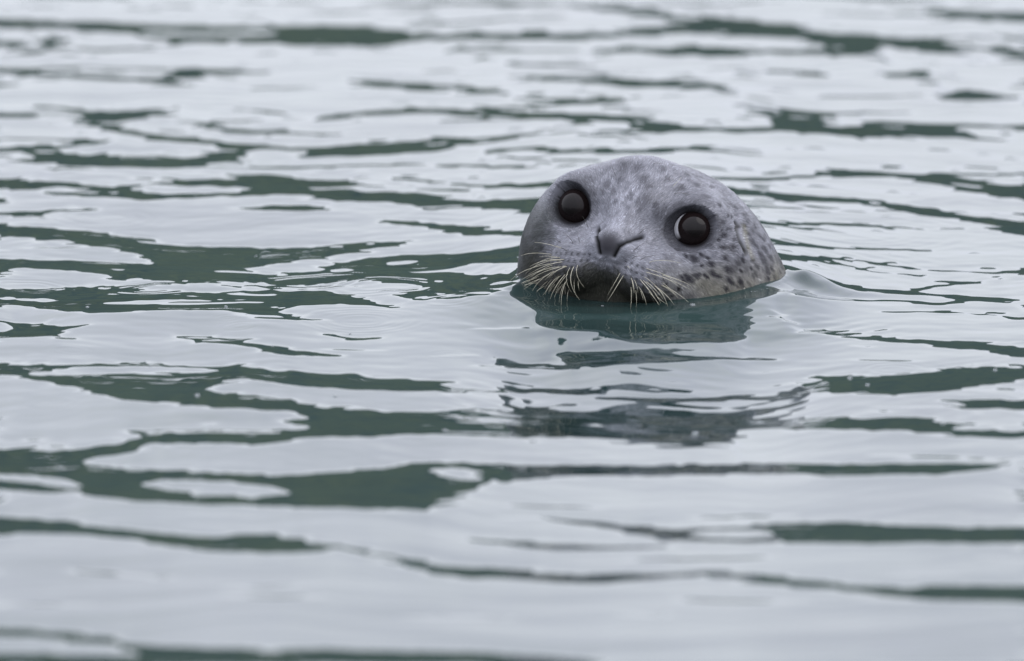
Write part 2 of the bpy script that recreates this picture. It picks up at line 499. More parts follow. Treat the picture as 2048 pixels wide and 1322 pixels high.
# gentler facets in which the animal mirrors itself; between them the water tips up to the sky
MIRROR = [
 [(1030,590,594),(1045,594,604),(1075,594,614),(1110,594,622),(1200,594,627),(1300,594,624),(1380,590,616),(1450,585,604),(1500,580,594),(1570,574,584)],
 [(1075,644,648),(1100,642,655),(1200,643,660),(1250,648,684),(1300,653,690),(1400,653,688),(1450,658,686),(1490,676,681)],
 [(1110,712,714),(1150,709,732),(1200,709,730),(1260,709,726),(1330,711,724),(1400,714,721),(1560,718,720)],
]
MIR = np.zeros_like(MASK)
for band in MIRROR:
    paint(MIR, band, 1.0)
MIR = blur1(blur1(MIR, 1, 0), 2, 1)
MASK_S = blur1(MASK, 1, 1)

def sample(img, u, v):
    x = np.clip((u - U0) / MS - .5, 0, MW - 1.001)
    y = np.clip((v - V0) / MS - .5, 0, MH - 1.001)
    i, j = x.astype(int), y.astype(int)
    fx, fy = x - i, y - j
    return (img[j, i] * (1 - fx) * (1 - fy) + img[j, i + 1] * fx * (1 - fy)
            + img[j + 1, i] * (1 - fx) * fy + img[j + 1, i + 1] * fx * fy)

GX0, GX1, GDX = -1.6, 1.5, 0.003
GY0, GY1, GDY = -3.3, 4.9, 0.004

def smooth01(t):
    t = np.clip(t, 0, 1)
    return t * t * (3 - 2 * t)

def wave_field():
    xs = np.arange(GX0, GX1, GDX)
    ys = np.arange(GY0, GY1, GDY)
    X, Y = np.meshgrid(xs, ys)
    kx = np.fft.rfftfreq(len(xs), GDX) * 2 * math.pi
    ky = np.fft.fftfreq(len(ys), GDY) * 2 * math.pi
    KX, KY = np.meshgrid(kx, ky)
    den = KY ** 2 + 0.008 * KX ** 2 + (2 * math.pi / 3.5) ** 2 * 0.10
    # small ripples: long crests, 15-45 mm apart
    spec = np.fft.rfft2(rng.standard_normal(X.shape))
    rip = np.fft.irfft2(spec * np.exp(-((KY - 0) / 260.0) ** 2 - (KX / 150.0) ** 2) * (np.abs(KY) > 120), s=X.shape)
    rip2 = np.fft.irfft2(np.fft.rfft2(rng.standard_normal(X.shape)) * np.exp(-(KY / 90.0) ** 2 - (KX / 28.0) ** 2) * (np.abs(KY) > 25), s=X.shape)
    rip3 = np.fft.irfft2(np.fft.rfft2(rng.standard_normal(X.shape)) * np.exp(-(KY / 110.0) ** 2 - (KX / 36.0) ** 2) * (np.abs(KY) > 45), s=X.shape)
    rip3 /= rip3.std()
    rip /= rip.std()
    rip2 /= rip2.std()
    fade = np.clip((X - GX0) / .2, 0, 1) * np.clip((GX1 - X) / .2, 0, 1) * np.clip((Y - GY0) / .4, 0, 1) * np.clip((GY1 - Y) / .6, 0, 1)
    h = np.zeros_like(X)
    for it in range(4):
        P = np.stack([X.ravel(), Y.ravel(), h.ravel()], 1)
        u, v = project(P)
        m = sample(MASK_S, u, v).reshape(X.shape)
        graze = np.arctan2(CAM_P[2], Y - CAM_P[1])
        thr = (graze - HILL_EL) / 2                       # tilt at which a facet starts to mirror the hillside
        near = smooth01((u.reshape(X.shape) - 840) / 230) * smooth01((1740 - u.reshape(X.shape)) / 230) * np.clip((Y + .72) / .10, 0, 1) * np.clip((.02 - Y) / .08, 0, 1)
        mir = sample(MIR, u, v).reshape(X.shape)
        ml = np.fft.irfft2(np.fft.rfft2(m) * np.exp(-(KY * .30) ** 2 - (KX * .12) ** 2), s=X.shape)
        ad = np.radians(1.7)
        ab = (thr + ml * ad + np.radians(.12)) / (1 - ml)        # fronts as steep as the backs ask for
        s = thr + ad * m - ab * (1 - m)
        half = np.clip(1 - ((X - .005) / .26) ** 2, 0, 1)
        over = np.arctan2(.14 * half + .006, np.clip(.03 - Y, .12, None))   # height at which the head stands against the sky
        clear = -np.clip((over - graze) / 2 * 1.25 + np.radians(1.8), np.radians(1.2), np.radians(11))
        s_near = clear * (1 - mir) + np.radians(-.8) * mir
        wn_ = near * (1 - m)
        s = s * (1 - wn_) + s_near * wn_
        s = s + (np.radians(0.45) * rip * (1 + .4 * np.clip(Y / .6, 0, 1)) + np.radians(0.46) * rip2 + np.radians(.22) * rip3) * (1 + .6 * near) + np.radians(.5) * rip3 * near
        # a surface tilted away from the lens falls with y
        S = np.fft.rfft2(-s * fade)
        H = S * (-1j * KY) / den
        H *= np.exp(-(KX / 1200.0) ** 2)
        h = np.fft.irfft2(H, s=X.shape)
        at_seal = (np.abs(X - .01) < .15) & (Y > -.14) & (Y < .02)
        h = (h - h[at_seal].mean()) * fade                 # still water level meets the animal at z = 0
    return xs, ys, h

def bil(xs, ys, h, X, Y):
    fx = np.clip((X - xs[0]) / GDX, 0, len(xs) - 1.001)
    fy = np.clip((Y - ys[0]) / GDY, 0, len(ys) - 1.001)
    i, j = fx.astype(int), fy.astype(int)
    a, b = fx - i, fy - j
    r = h[j, i] * (1 - a) * (1 - b) + h[j, i + 1] * a * (1 - b) + h[j + 1, i] * (1 - a) * b + h[j + 1, i + 1] * a * b
    return r * ((X > xs[0]) & (X < xs[-1]) & (Y > ys[0]) & (Y < ys[-1]))

def ground(u, v):
    d = CAM_F + CAM_R * ((u - 1024) / FPX) + CAM_U * ((661 - v) / FPX)
    t = -CAM_P[2] / d[2]
    return CAM_P + d * t

WATER_H = None
def on_water(u, v):
    """point of the wavy surface seen at a pixel"""
    g = ground(u, v)
    for it in range(6):
        z = float(bil(WATER_H[0], WATER_H[1], WATER_H[2], np.array([g[0]]), np.array([g[1]]))[0])
        d = (g - CAM_P) / np.linalg.norm(g - CAM_P)
        g = CAM_P + d * ((z - CAM_P[2]) / d[2])
    return g

RINGS = [  # raindrop rings: pixel of the centre, radius (m), wavelength (m), tilt (degrees)
 (300,577,.036,.014,3.6), (300,577,.012,.012,2.5), (630,563,.052,.015,3.8), (770,566,.048,.015,3.8), (722,641,.034,.013,2.6), (722,641,.056,.014,1.9),
 (1788,739,.026,.012,2.6), (1920,734,.014,.010,2.2), (205,437,.046,.015,2.0), (205,437,.018,.013,1.6), (60,577,.036,.013,3.0), (1690,462,.120,.020,1.3), (1690,462,.070,.018,1.1),
 (905,598,.026,.012,2.6), (480,652,.013,.010,2.4), (355,615,.014,.010,2.6), (1385,610,.018,.012,2.2), (140,700,.016,.011,1.8), (905,710,.014,.010,2.2), (455,636,.010,.009,2.4),
 (105,806,.020,.012,1.8), (560,515,.030,.013,2.2), (1885,850,.016,.012,2.2),
]

def water_mesh():
    global WATER_H
    xs, ys, h = WATER_H = wave_field()
    def lines(segs):
        out = []
        for a, b, d in segs:
            out.append(np.arange(a, b - d * .3, d))
        return np.concatenate(out)
    grow = lambda a, n, end: a * (end / a) ** (np.arange(1, n + 1) / n)
    xl = np.concatenate([-grow(1.6, 34, 3500)[::-1], lines([(-1.6, -.82, .012), (-.82, .58, .0031), (.58, 1.5, .012)]), grow(1.5, 34, 3500)])
    yl = np.concatenate([-grow(3.3, 20, 400)[::-1], lines([(-3.3, -2.2, .02), (-2.2, -.75, .0055), (-.75, .6, .0027), (.6, 2.7, .006), (2.7, 4.9, .02)]), grow(4.9, 50, 3500)])
    X, Y = np.meshgrid(xl, yl)
    Z = bil(xs, ys, h, X, Y)
    R2 = np.hypot(X - .01, Y - .02)
    R = R2 - np.interp(np.arctan2(Y - .02, X - .01), WL_TH, WL_R) + .13
    for u, v, r0, lam, deg in RINGS:
        c = on_water(u, v)
        r = np.hypot(X - c[0], Y - c[1])
        sel = r < r0 + .06
        A = math.radians(deg) * lam / (2 * math.pi)
        Z[sel] += (A * np.exp(-((r[sel] - r0) / (lam * 1.2)) ** 2) * np.cos(2 * math.pi * (r[sel] - r0) / lam))
    # wake and capillary rings spreading from the animal
    th = np.arctan2(Y - .02, X - .01)
    sel = R < .75
    q = np.stack([np.cos(th[sel]) * 2.4, np.sin(th[sel]) * 2.4, R[sel] * 7], 1)
    am = np.clip(noise3(q, 1.0, 21) * 2.6 - 0.95, 0, 1)
    side = 0.25 + 0.75 * np.clip(X[sel] / .2, 0, 1)
    left = np.exp(-((X[sel] + .17) / .06) ** 2 - ((Y[sel] + .02) / .10) ** 2)
    amp = np.radians(2.6) * (side * am + 1.3 * left) * np.exp(-((R[sel] - .2) / .26) ** 2)
    lam = .020 + .010 * noise3(q, .7, 22)
    Z[sel] += amp * .022 / (2 * math.pi) * np.sin(2 * math.pi * R[sel] / .022 + 3 * noise3(q, .8, 23))
    # the swell of water pushed up behind the neck
    hump = np.exp(-((np.abs(X - .178 + .12 * (Y - .03)) / .023) ** 2.2) - ((Y - .035) / .030) ** 2)
    loc = hump > .02
    Z[loc] += hump[loc] * (.0125 + .006 * (noise3(np.stack([X[loc], Y[loc] * .6, X[loc] * 0], 1), 60, 24) - .5))
    Z +=  0 + .003 * np.exp(-((X - .215) / .03) ** 2 - ((Y - .02) / .03) ** 2)
    # water climbing a little where it wets the fur
    gap = R2 - np.interp(np.arctan2(Y - .02, X - .01), WL_TH, WL_R)
    Z += .0028 * np.exp(-np.clip(np.abs(gap), 0, .1) / .005)
    nx, ny = len(xl), len(yl)
    V = np.stack([X.ravel(), Y.ravel(), Z.ravel()], 1)
    i, j = np.meshgrid(np.arange(nx - 1), np.arange(ny - 1))
    a = (j * nx + i).ravel()
    quads = np.stack([a, a + 1, a + nx + 1, a + nx], 1)
    return V, quads, (xs, ys, h)

WV, WQ, WF = water_mesh()
def water_z(x, y):
    return float(bil(WF[0], WF[1], WF[2], np.array([x]), np.array([y]))[0])

m_water, n, l, b = principled('green_sea_water', (0.032, 0.062, 0.052), 0.0, 1.333)
tcw = n.new('ShaderNodeTexCoord')
silt = n.new('ShaderNodeTexNoise')
silt.inputs['Scale'].default_value = 2.5
silt.inputs['Detail'].default_value = 3
silt_r = n.new('ShaderNodeValToRGB')
silt_r.color_ramp.elements[0].position = .35
silt_r.color_ramp.elements[0].color = (0.0125, 0.0250, 0.0255, 1)
silt_r.color_ramp.elements[1].position = .68
silt_r.color_ramp.elements[1].color = (0.019, 0.034, 0.032, 1)
l.new(tcw.outputs['Object'], silt.inputs['Vector'])
l.new(silt.outputs['Fac'], silt_r.inputs['Fac'])
l.new(silt_r.outputs['Color'], b.inputs['Base Color'])
# chop on the open water beyond the modelled patch
geo = n.new('ShaderNodeSeparateXYZ')
l.new(tcw.outputs['Object'], geo.inputs[0])
dist = n.new('ShaderNodeVectorMath')
dist.operation = 'LENGTH'
l.new(tcw.outputs['Object'], dist.inputs[0])
rampd = n.new('ShaderNodeMapRange')
rampd.inputs['From Min'].default_value = 4.0
rampd.inputs['From Max'].default_value = 9.0
l.new(dist.outputs['Value'], rampd.inputs['Value'])
chop_m = n.new('ShaderNodeMapping')
chop_m.inputs['Scale'].default_value = (0.8, 2.4, 1)
chop = n.new('ShaderNodeTexNoise')
chop.inputs['Scale'].default_value = 1.3
chop.inputs['Detail'].default_value = 3
l.new(tcw.outputs['Object'], chop_m.inputs['Vector'])
l.new(chop_m.outputs['Vector'], chop.inputs['Vector'])
bump = n.new('ShaderNodeBump')
bump.inputs['Distance'].default_value = 0.05
l.new(rampd.outputs['Result'], bump.inputs['Strength'])
l.new(chop.outputs['Fac'], bump.inputs['Height'])
l.new(bump.outputs['Normal'], b.inputs['Normal'])
water = link('water', mesh_from('water', WV, WQ), m_water)
water['kind'] = 'structure'

# ------------------------------------------------------------------ the seal
def cubesphere(nn):
    t = np.tan(np.linspace(-1, 1, nn) * math.pi / 4)
    A, B = np.meshgrid(t, t)
    o = np.ones_like(A)
    faces = [(o, A, B), (-o, -A, B), (-A, o, B), (A, -o, B), (-B, A, o), (B, A, -o)]
    vs = np.concatenate([np.stack([f.ravel() for f in fc], 1) for fc in faces])
    i, j = np.meshgrid(np.arange(nn - 1), np.arange(nn - 1))
    a = (j * nn + i).ravel()
    q = np.stack([a, a + 1, a + nn + 1, a + nn], 1)
    quads = np.concatenate([q + k * nn * nn for k in range(6)])
    key = np.round(vs * 1e5).astype(np.int64)
    _, idx, inv = np.unique(key, axis=0, return_index=True, return_inverse=True)
    inv = inv.ravel()
    vs = vs[idx]
    return vs / np.linalg.norm(vs, axis=1)[:, None], inv[quads]

def vnormals(V, Q):
    n = np.cross(V[Q[:, 2]] - V[Q[:, 0]], V[Q[:, 3]] - V[Q[:, 1]])
    N = np.zeros_like(V)
    for k in range(4):
        np.add.at(N, Q[:, k], n)
    return N / (np.linalg.norm(N, axis=1)[:, None] + 1e-12)

ORG = np.array([0, -52.0, -46.0])
D, SQ = cubesphere(176)
D = D + 0.42 * np.array([0, .95, .2])
D /= np.linalg.norm(D, axis=1)[:, None]
t = np.full(len(D), 20.0)
for it in range(70):
    dd = sdf(ORG + D * t[:, None])
    t = np.clip(t - dd * 0.75, 5, 900)
SL = ORG + D * t[:, None]

def seg_dist(P, poly):
    best = np.full(len(P), 1e9)
    poly = np.array(poly, float)
    for a, b in zip(poly[:-1], poly[1:]):
        tt = np.clip(((P - a) @ (b - a)) / ((b - a) @ (b - a)), 0, 1)
        best = np.minimum(best, np.linalg.norm(P - (a + tt[:, None] * (b - a)), axis=1))
    return best

# nostrils and lip cleft in the (a, c) plane of the face
face = SL[:, 1] > 20
AC = SL[:, [0, 2]].copy()
ACs = AC.copy()
ACs[:, 0] = np.abs(ACs[:, 0])
NOSTRIL = [(23, -12), (16, -14.5), (11, -19), (7.5, -29)]
d_nos = np.where(face, seg_dist(ACs, NOSTRIL), 99)
d_cleft = np.where(face, seg_dist(AC, [(0, -33), (0, -80)]), 99)
d_lip = np.where(face, seg_dist(ACs, [(0, -36), (16, -37), (30, -46), (38, -60), (48, -74)]), 99)
SL = SL - D * (4.2 * np.exp(-(d_nos / 2.4) ** 2) + 0.9 * np.exp(-(d_cleft / 1.3) ** 2) + 0.5 * np.exp(-(d_lip / 2.0) ** 2))[:, None]

def surf(Lmm):
    return to_world(Lmm) / 1000.0
SN0 = vnormals(SL, SQ)
if ((SL - ORG) * SN0).sum() < 0:
    SQ = SQ[:, ::-1]
    SN0 = -SN0
SW = surf(SL)
PU, PV = project(SW)
FRONT = (SN0 @ BASIS) @ (-CAM_F) > 0.05
def pick(u, v):
    """index of the skin vertex met at a place on the animal"""
    d2 = (PU - u) ** 2 + (PV - v) ** 2 + np.where(FRONT, 0, 1e9)
    return int(np.argmin(d2))

# ear: a slit with a fold behind it
EAR = [SL[pick(*p)] for p in ((1474, 449), (1472, 463), (1478, 482), (1490, 503))]
d_ear = seg_dist(SL, EAR)
SL = SL - D * (5.0 * np.exp(-(d_ear / 3.4) ** 2))[:, None]
EARF = [SL[pick(*p)] for p in ((1466, 455), (1468, 475), (1482, 505))]
d_earf = seg_dist(SL, EARF)
EARB = [SL[pick(*p)] for p in ((1490, 455), (1491, 470), (1497, 490), (1505, 512))]
SL = SL + D * (2.0 * np.exp(-(d_earf / 3.5) ** 2))[:, None]
# loose skin: creases behind the brow and soft lumps
lump = noise3(SL, 1 / 22, 31) - .5
fine = noise3(SL, 1 / 5.0, 32) - .5
SL = SL + SN0 * (1.6 * lump + 0.35 * fine)[:, None] * (np.linalg.norm(np.abs(SL * [1, 1, 1]) * 0 + SL - 0, axis=1) > 0)[:, None]
SN = vnormals(SL, SQ)
SNW = SN @ BASIS

# ---- pigment: pale grey coat, dark spots, dark skin round eyes and nostrils
def px4(X, Y, r): return (1330 + X / 6.007, 400 + Y / 6.007, r / 6.007 / 2)
def px2(X, Y, r): return (1020 + X / 5.39, 430 + Y / 5.39, r / 5.39 / 2)
def px3(X, Y, r): return (1080 + X / 5.12, 310 + Y / 5.12, r / 5.12 / 2)
SPOTS = [(px4(*q), 0.80) for q in ((740,830,42),(590,880,46),(640,915,40),(760,955,46),(785,990,40),(905,985,48),(730,1060,36),(310,960,42),(370,920,32),(490,920,34),
 (340,700,52),(430,660,30),(500,700,30),(560,770,42),(720,700,42),(760,180,36),(800,200,30),(720,420,40),(820,560,46),(700,570,40),(930,740,40),
 (1240,950,44),(1030,820,30),(1060,730,30),(960,600,34),(250,670,30),(440,790,26),(900,850,26),(200,930,30),(690,440,40),(640,470,30),(770,590,36),(240,910,30))]
SPOTS += [(px4(*q), 0.55) for q in ((1050,500,46),(1190,720,80),(1230,850,70),(1290,840,50),(1100,560,46),(1150,650,60),(150,600,40),(1180,480,40),(980,270,34),(660,60,36),
 (1130,430,44),(1200,600,60),(1270,700,60),(1310,930,44),(1080,330,40),(950,190,40),(850,90,40),(1000,400,34),(1250,560,40),(900,320,30),(1110,800,40),(1060,920,34))]
SPOTS += [(px2(*q), 0.8) for q in ((285,120,55),(300,215,62),(260,240,40),(205,535,44),(270,440,34),(340,350,34),(1980,470,48),(1920,690,42),(2015,650,32),(1880,720,30),(1820,800,26),(1700,760,30))]
SPOTS += [(px3(*q), 0.42) for q in ((1075,460,80),(1060,260,60),(1010,480,60),(930,420,46),(750,360,50),(860,130,110),(980,130,80),(1110,330,50),(820,250,50),(690,300,50),(1300,250,40),
 (1450,330,50),(1600,300,50),(1500,200,50),(640,380,40),(1180,520,40),(1020,560,40),(900,540,30),(780,470,30),(1700,420,50),(1640,220,50),(1760,330,46),(1250,140,60))]
_r = random.Random(17)
SPOTS += [((_r.uniform(1415, 1562), _r.uniform(395, 575), _r.uniform(1.6, 4.2)), _r.uniform(.3, .6)) for _ in range(60)]
SPOTS += [((_r.uniform(1180, 1440), _r.uniform(325, 440), _r.uniform(1.6, 4.0)), _r.uniform(.12, .3)) for _ in range(50)]
CENT = np.array([SL[pick(s[0][0], s[0][1])] for s in SPOTS])
nose_tip = np.array([0, 60.0, -24.0])

def flow_dir(L, N):
    """lie of the fur: away from the nose, drooping on the cheeks (local axes)"""
    v = L - nose_tip
    v = v / (np.linalg.norm(v, axis=1)[:, None] + 1e-9)
    w = np.clip((np.abs(L[:, 0]) - 30) / 60, 0, 1) * np.clip((10 - L[:, 2]) / 60, 0, 1)
    v = v + w[:, None] * np.array([0, -.4, -.75])
    v = v - N * (v * N).sum(1)[:, None]
    return v / (np.linalg.norm(v, axis=1)[:, None] + 1e-9)

def pigment(L, N, D_nos, D_ear):
    n1 = noise3(L, 1 / 30, 41)
    n2 = noise3(L, 1 / 9, 42)
    fl = flow_dir(L, N)
    base = np.array([0.150, 0.152, 0.172])[None] * (0.66 + 0.42 * n1 + 0.34 * n2)[:, None]
    # warmer cream low on the cheek and behind the ear
    warm = np.clip((L[:, 0] - 40) / 50, 0, 1) * np.clip((-24 - L[:, 2]) / 26, 0, 1) * (0.45 + 0.55 * noise3(L, 1 / 16, 43))
    base = base * (1 - warm[:, None]) + np.array([0.185, 0.176, 0.135])[None] * warm[:, None]
    # blue-grey back of the neck
    back = np.clip((-95 - L[:, 1]) / 60, 0, 1)
    base = base * (1 - .35 * back[:, None])
    jit = (np.stack([noise3(L, 1 / 4.0, 51), noise3(L, 1 / 4.0, 52), noise3(L, 1 / 4.0, 53)], 1) - .5) * 2.6
    k = np.zeros(len(L))
    for (sp, st), c in zip(SPOTS, CENT):
        q = L + jit - c
        near = np.abs(q).max(1) < 40
        if not near.any():
            continue
        qq = q[near]
        along = (qq * fl[near]).sum(1)
        d2 = (qq * qq).sum(1) - along ** 2 * .62
        r = sp[2] * .5 * 1.75
        k[near] = np.maximum(k[near], min(.98, st * 1.45) * np.exp(-(d2 / (r * r)) ** 1.5 * .8))
    # scattered spots where the photograph cannot show any
    far = np.clip((-100 - L[:, 1]) / 20, 0, 1)
    k = np.maximum(k, far * .6 * np.clip((noise3(L, 1 / 14, 45) - .62) * 8, 0, 1))
    # faint mottling
    k = np.maximum(k, .30 * np.clip((noise3(L + jit, 1 / 7, 46) - .60) * 5, 0, 1))
    col = base * (1 - k[:, None]) + np.array([0.014, 0.013, 0.018])[None] * k[:, None]
    # pale snout ridge, dusky brows
    ridge = np.exp(-(L[:, 0] / 30) ** 2) * np.clip((L[:, 1] - 0) / 30, 0, 1) * np.clip((L[:, 2] + 40) / 15, 0, 1)
    col = col * (1 + .30 * ridge[:, None])
    # whisker pits in rows on the pads
    for row in range(5):
        for kk in range(7):
            pa, pc = 19 + kk * 6.2 + row * 1.3, -33 - row * 6.4 - kk * 1.1
            dd2 = (np.abs(L[:, 0]) - pa) ** 2 + (L[:, 2] - pc) ** 2
            kp = .75 * np.exp(-dd2 / 2.4) * (L[:, 1] > 0)
            col = col * (1 - kp[:, None])
    # dark skin and fur round the eyes
    for s in (-1, 1):
        q = L - EYE_C[s]
        ax = (q * GAZE[s]).sum(1)
        rad = np.linalg.norm(q - ax[:, None] * GAZE[s], axis=1)
        inner = q[:, 0] * -s + q[:, 2] * .5
        w = np.exp(-np.clip((rad - 18.8 - 2.6 * np.clip(inner / 18, -.6, 1.4)) / (4.0 + 2.2 * np.clip(inner / 18, -.5, 1.2)), 0, 9) ** 1.6) * (ax > -6) * (ax < 40)
        dusk = .50 * np.exp(-(np.clip(rad - 19, 0, 99) / (9 + 7 * np.clip(inner / 18, -.4, 1.2))) ** 2) * (ax > -20) * (ax < 40)
        col = col * (1 - dusk[:, None])
        w2 = np.clip((20.3 - rad) / 2.5, 0, 1) * (ax > -6) * (ax < 40)
        col = col * (1 - .70 * w[:, None]) + np.array([0.028, 0.028, 0.034])[None] * (.70 * w)[:, None]
        col = col * (1 - w2[:, None]) + np.array([0.012, 0.011, 0.012])[None] * w2[:, None]
    # nose pad, nostrils, lips
    pad = np.exp(-((L[:, 0] / (13 + .3 * (L[:, 2] + 22))) ** 2 + ((L[:, 2] + 19) / 13) ** 2) ** 2) * (L[:, 1] > 40)
    col = col * (1 - .94 * pad[:, None]) + np.array([0.018, 0.017, 0.020])[None] * (.94 * pad)[:, None]
    w = np.exp(-(D_nos / 2.5) ** 2)
    col = col * (1 - w[:, None]) + np.array([0.006, 0.006, 0.006])[None] * w[:, None]
    side = np.clip((-72 + 16 * (noise3(L, 1 / 10, 48) - .5) - L[:, 0]) / 13, 0, 1) * np.clip((4 - L[:, 2]) / 20, 0, 1)  # seal's right cheek and neck: dark wet fur, its shaded side painted in too
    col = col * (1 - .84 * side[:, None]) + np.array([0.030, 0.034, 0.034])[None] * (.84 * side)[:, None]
    # soaked chin and lower lip, olive-dark, with the muzzle's underside shade painted in
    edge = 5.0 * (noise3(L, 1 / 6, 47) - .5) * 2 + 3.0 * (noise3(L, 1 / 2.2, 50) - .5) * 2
    wet_shade = np.clip((-36 + edge - L[:, 2] - 0.0085 * L[:, 0] ** 2) / 12, 0, 1) * np.clip((L[:, 1] - 12) / 15, 0, 1)
    col = col * (1 - .86 * wet_shade[:, None]) + np.array([0.024, 0.024, 0.019])[None] * (.86 * wet_shade)[:, None]
    soak_shade = np.clip((-41 + edge - L[:, 2] - .22 * np.clip(L[:, 0], 0, 60)) / 24, 0, 1) * np.clip((L[:, 1] + 25) / 30, 0, 1) * (1 - .5 * np.clip((L[:, 0] - 40) / 25, 0, 1))
    col = col * (1 - .88 * soak_shade[:, None]) + np.array([0.030, 0.030, 0.023])[None] * (.88 * soak_shade)[:, None]
    # ear slit, pale hair behind it
    w = np.exp(-(seg_dist(L, EARB) / 4.0) ** 2)
    col = col * (1 - .45 * w[:, None]) + np.array([0.21, 0.20, 0.14])[None] * (.45 * w)[:, None]
    w = np.exp(-(D_ear / 4.6) ** 3)
    col = col * (1 - .9 * w[:, None]) + np.array([0.03, 0.03, 0.025])[None] * (.9 * w)[:, None]
    return np.clip(col, 0.004, 0.8)

seal = bpy.data.objects.new('seal', None)
COL.objects.link(seal)
seal['label'] = 'pale grey seal with dark spots and big dark eyes, head above the water'
seal['category'] = 'seal'

def coat_material(name, rough):
    m, n, l, b = principled(name, (0.3, 0.3, 0.33), rough, 1.4)
    at = n.new('ShaderNodeAttribute')
    at.attribute_name = 'pigment'
    b.inputs['Specular IOR Level'].default_value = 0.28
    l.new(at.outputs['Color'], b.inputs['Base Color'])
    return m, n, l, b
m_skin, n, l, b = coat_material('seal_skin', 0.5)
b.inputs['Specular IOR Level'].default_value = 0.07
tcs = n.new('ShaderNodeTexCoord')
ns = n.new('ShaderNodeTexNoise')
ns.inputs['Scale'].default_value = 700
ns.inputs['Detail'].default_value = 3
bp = n.new('ShaderNodeBump')
bp.inputs['Strength'].default_value = 0.2
bp.inputs['Distance'].default_value = 0.0006
l.new(tcs.outputs['Object'], ns.inputs['Vector'])
l.new(ns.outputs['Fac'], bp.inputs['Height'])
l.new(bp.outputs['Normal'], b.inputs['Normal'])
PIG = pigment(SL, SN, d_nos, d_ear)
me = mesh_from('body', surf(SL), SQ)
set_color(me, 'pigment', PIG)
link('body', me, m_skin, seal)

# ---- fur: short flat hairs, combed back from the nose
def build_fur(count):
    fa = SL[SQ]
    ctr = fa.mean(1)
    area = .5 * np.linalg.norm(np.cross(fa[:, 2] - fa[:, 0], fa[:, 3] - fa[:, 1]), axis=1)
    wz = to_world(ctr)[:, 2]
    ok = (wz > -14)
    for s in (-1, 1):
        q = ctr - EYE_C[s]
        ax = q @ GAZE[s]
        rad = np.linalg.norm(q - ax[:, None] * GAZE[s], axis=1)
        ok &= ~((rad < 20.0) & (ax > -6) & (ax < 40))
    ok &= ~((d_nos[SQ].min(1) < 3.0)) & ~(d_ear[SQ].min(1) < 5.4) & ~((np.abs(ctr[:, 0]) < 10.5) & (np.abs(ctr[:, 2] + 21) < 9) & (ctr[:, 1] > 45))
    facing = (SN[SQ].mean(1) @ BASIS) @ (-CAM_F)
    w = area * ok * np.where(facing > -.25, 1.0, .12)
    idx = rng.choice(len(SQ), size=count, p=w / w.sum())
    s_, t_ = rng.random(count), rng.random(count)
    q = SQ[idx]
    wts = np.stack([(1 - s_) * (1 - t_), s_ * (1 - t_), s_ * t_, (1 - s_) * t_], 1)
    P = (SL[q] * wts[:, :, None]).sum(1)
    N = (SN[q] * wts[:, :, None]).sum(1)
    N /= np.linalg.norm(N, axis=1)[:, None]
    T = flow_dir(P, N)
    B = np.cross(N, T)
    ang = (noise3(P, 1 / 11, 61) - .5) * 1.0 + rng.normal(0, .16, count)
    T2 = T * np.cos(ang)[:, None] + B * np.sin(ang)[:, None]
    B2 = np.cross(N, T2)
    dn = np.linalg.norm(P - nose_tip, axis=1)
    ln = (2.8 + 2.6 * np.clip(dn / 120, 0, 1)) * rng.uniform(.7, 1.3, count)
    DE = (d_ear[q] * wts).sum(1)
    DN = (d_nos[q] * wts).sum(1)
    ln *= np.clip(DE / 13, .3, 1) * np.clip(DN / 7, .4, 1)
    for s in (-1, 1):
        e = P - EYE_C[s]
        ax = e @ GAZE[s]
        rad = np.linalg.norm(e - ax[:, None] * GAZE[s], axis=1)
        ln *= np.where((ax > -10) & (ax < 40), np.clip((rad - 18.5) / 9, .25, 1), 1)
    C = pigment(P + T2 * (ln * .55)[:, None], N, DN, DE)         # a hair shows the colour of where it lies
    wd = rng.uniform(.16, .32, count)
    lift = rng.uniform(.03, .16, count)
    root, mid = P + N * .05, P + T2 * (ln * .55)[:, None] + N * (ln * lift * .8 + .12)[:, None]
    tip = P + T2 * ln[:, None] + N * (ln * lift * .7 + .08)[:, None]
    V = np.stack([root - B2 * wd[:, None], root + B2 * wd[:, None], mid - B2 * (wd * .8)[:, None], mid + B2 * (wd * .8)[:, None], tip], 1).reshape(-1, 3)
    k = np.arange(count)[:, None] * 5
    quads = k + np.array([[0, 1, 3, 2]])
    tris = k + np.array([[2, 3, 4]])
    var = np.exp(rng.normal(0, .25, count))
    silver = rng.random(count) < .10
    var = np.where(silver, var * 1.35, var)
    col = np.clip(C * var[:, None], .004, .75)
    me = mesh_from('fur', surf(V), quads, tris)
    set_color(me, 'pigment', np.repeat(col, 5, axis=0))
    mf, n, l, b = coat_material('seal_fur', 0.36)
    o = link('fur', me, mf, seal)
    o['kind'] = 'stuff'
build_fur(120000)

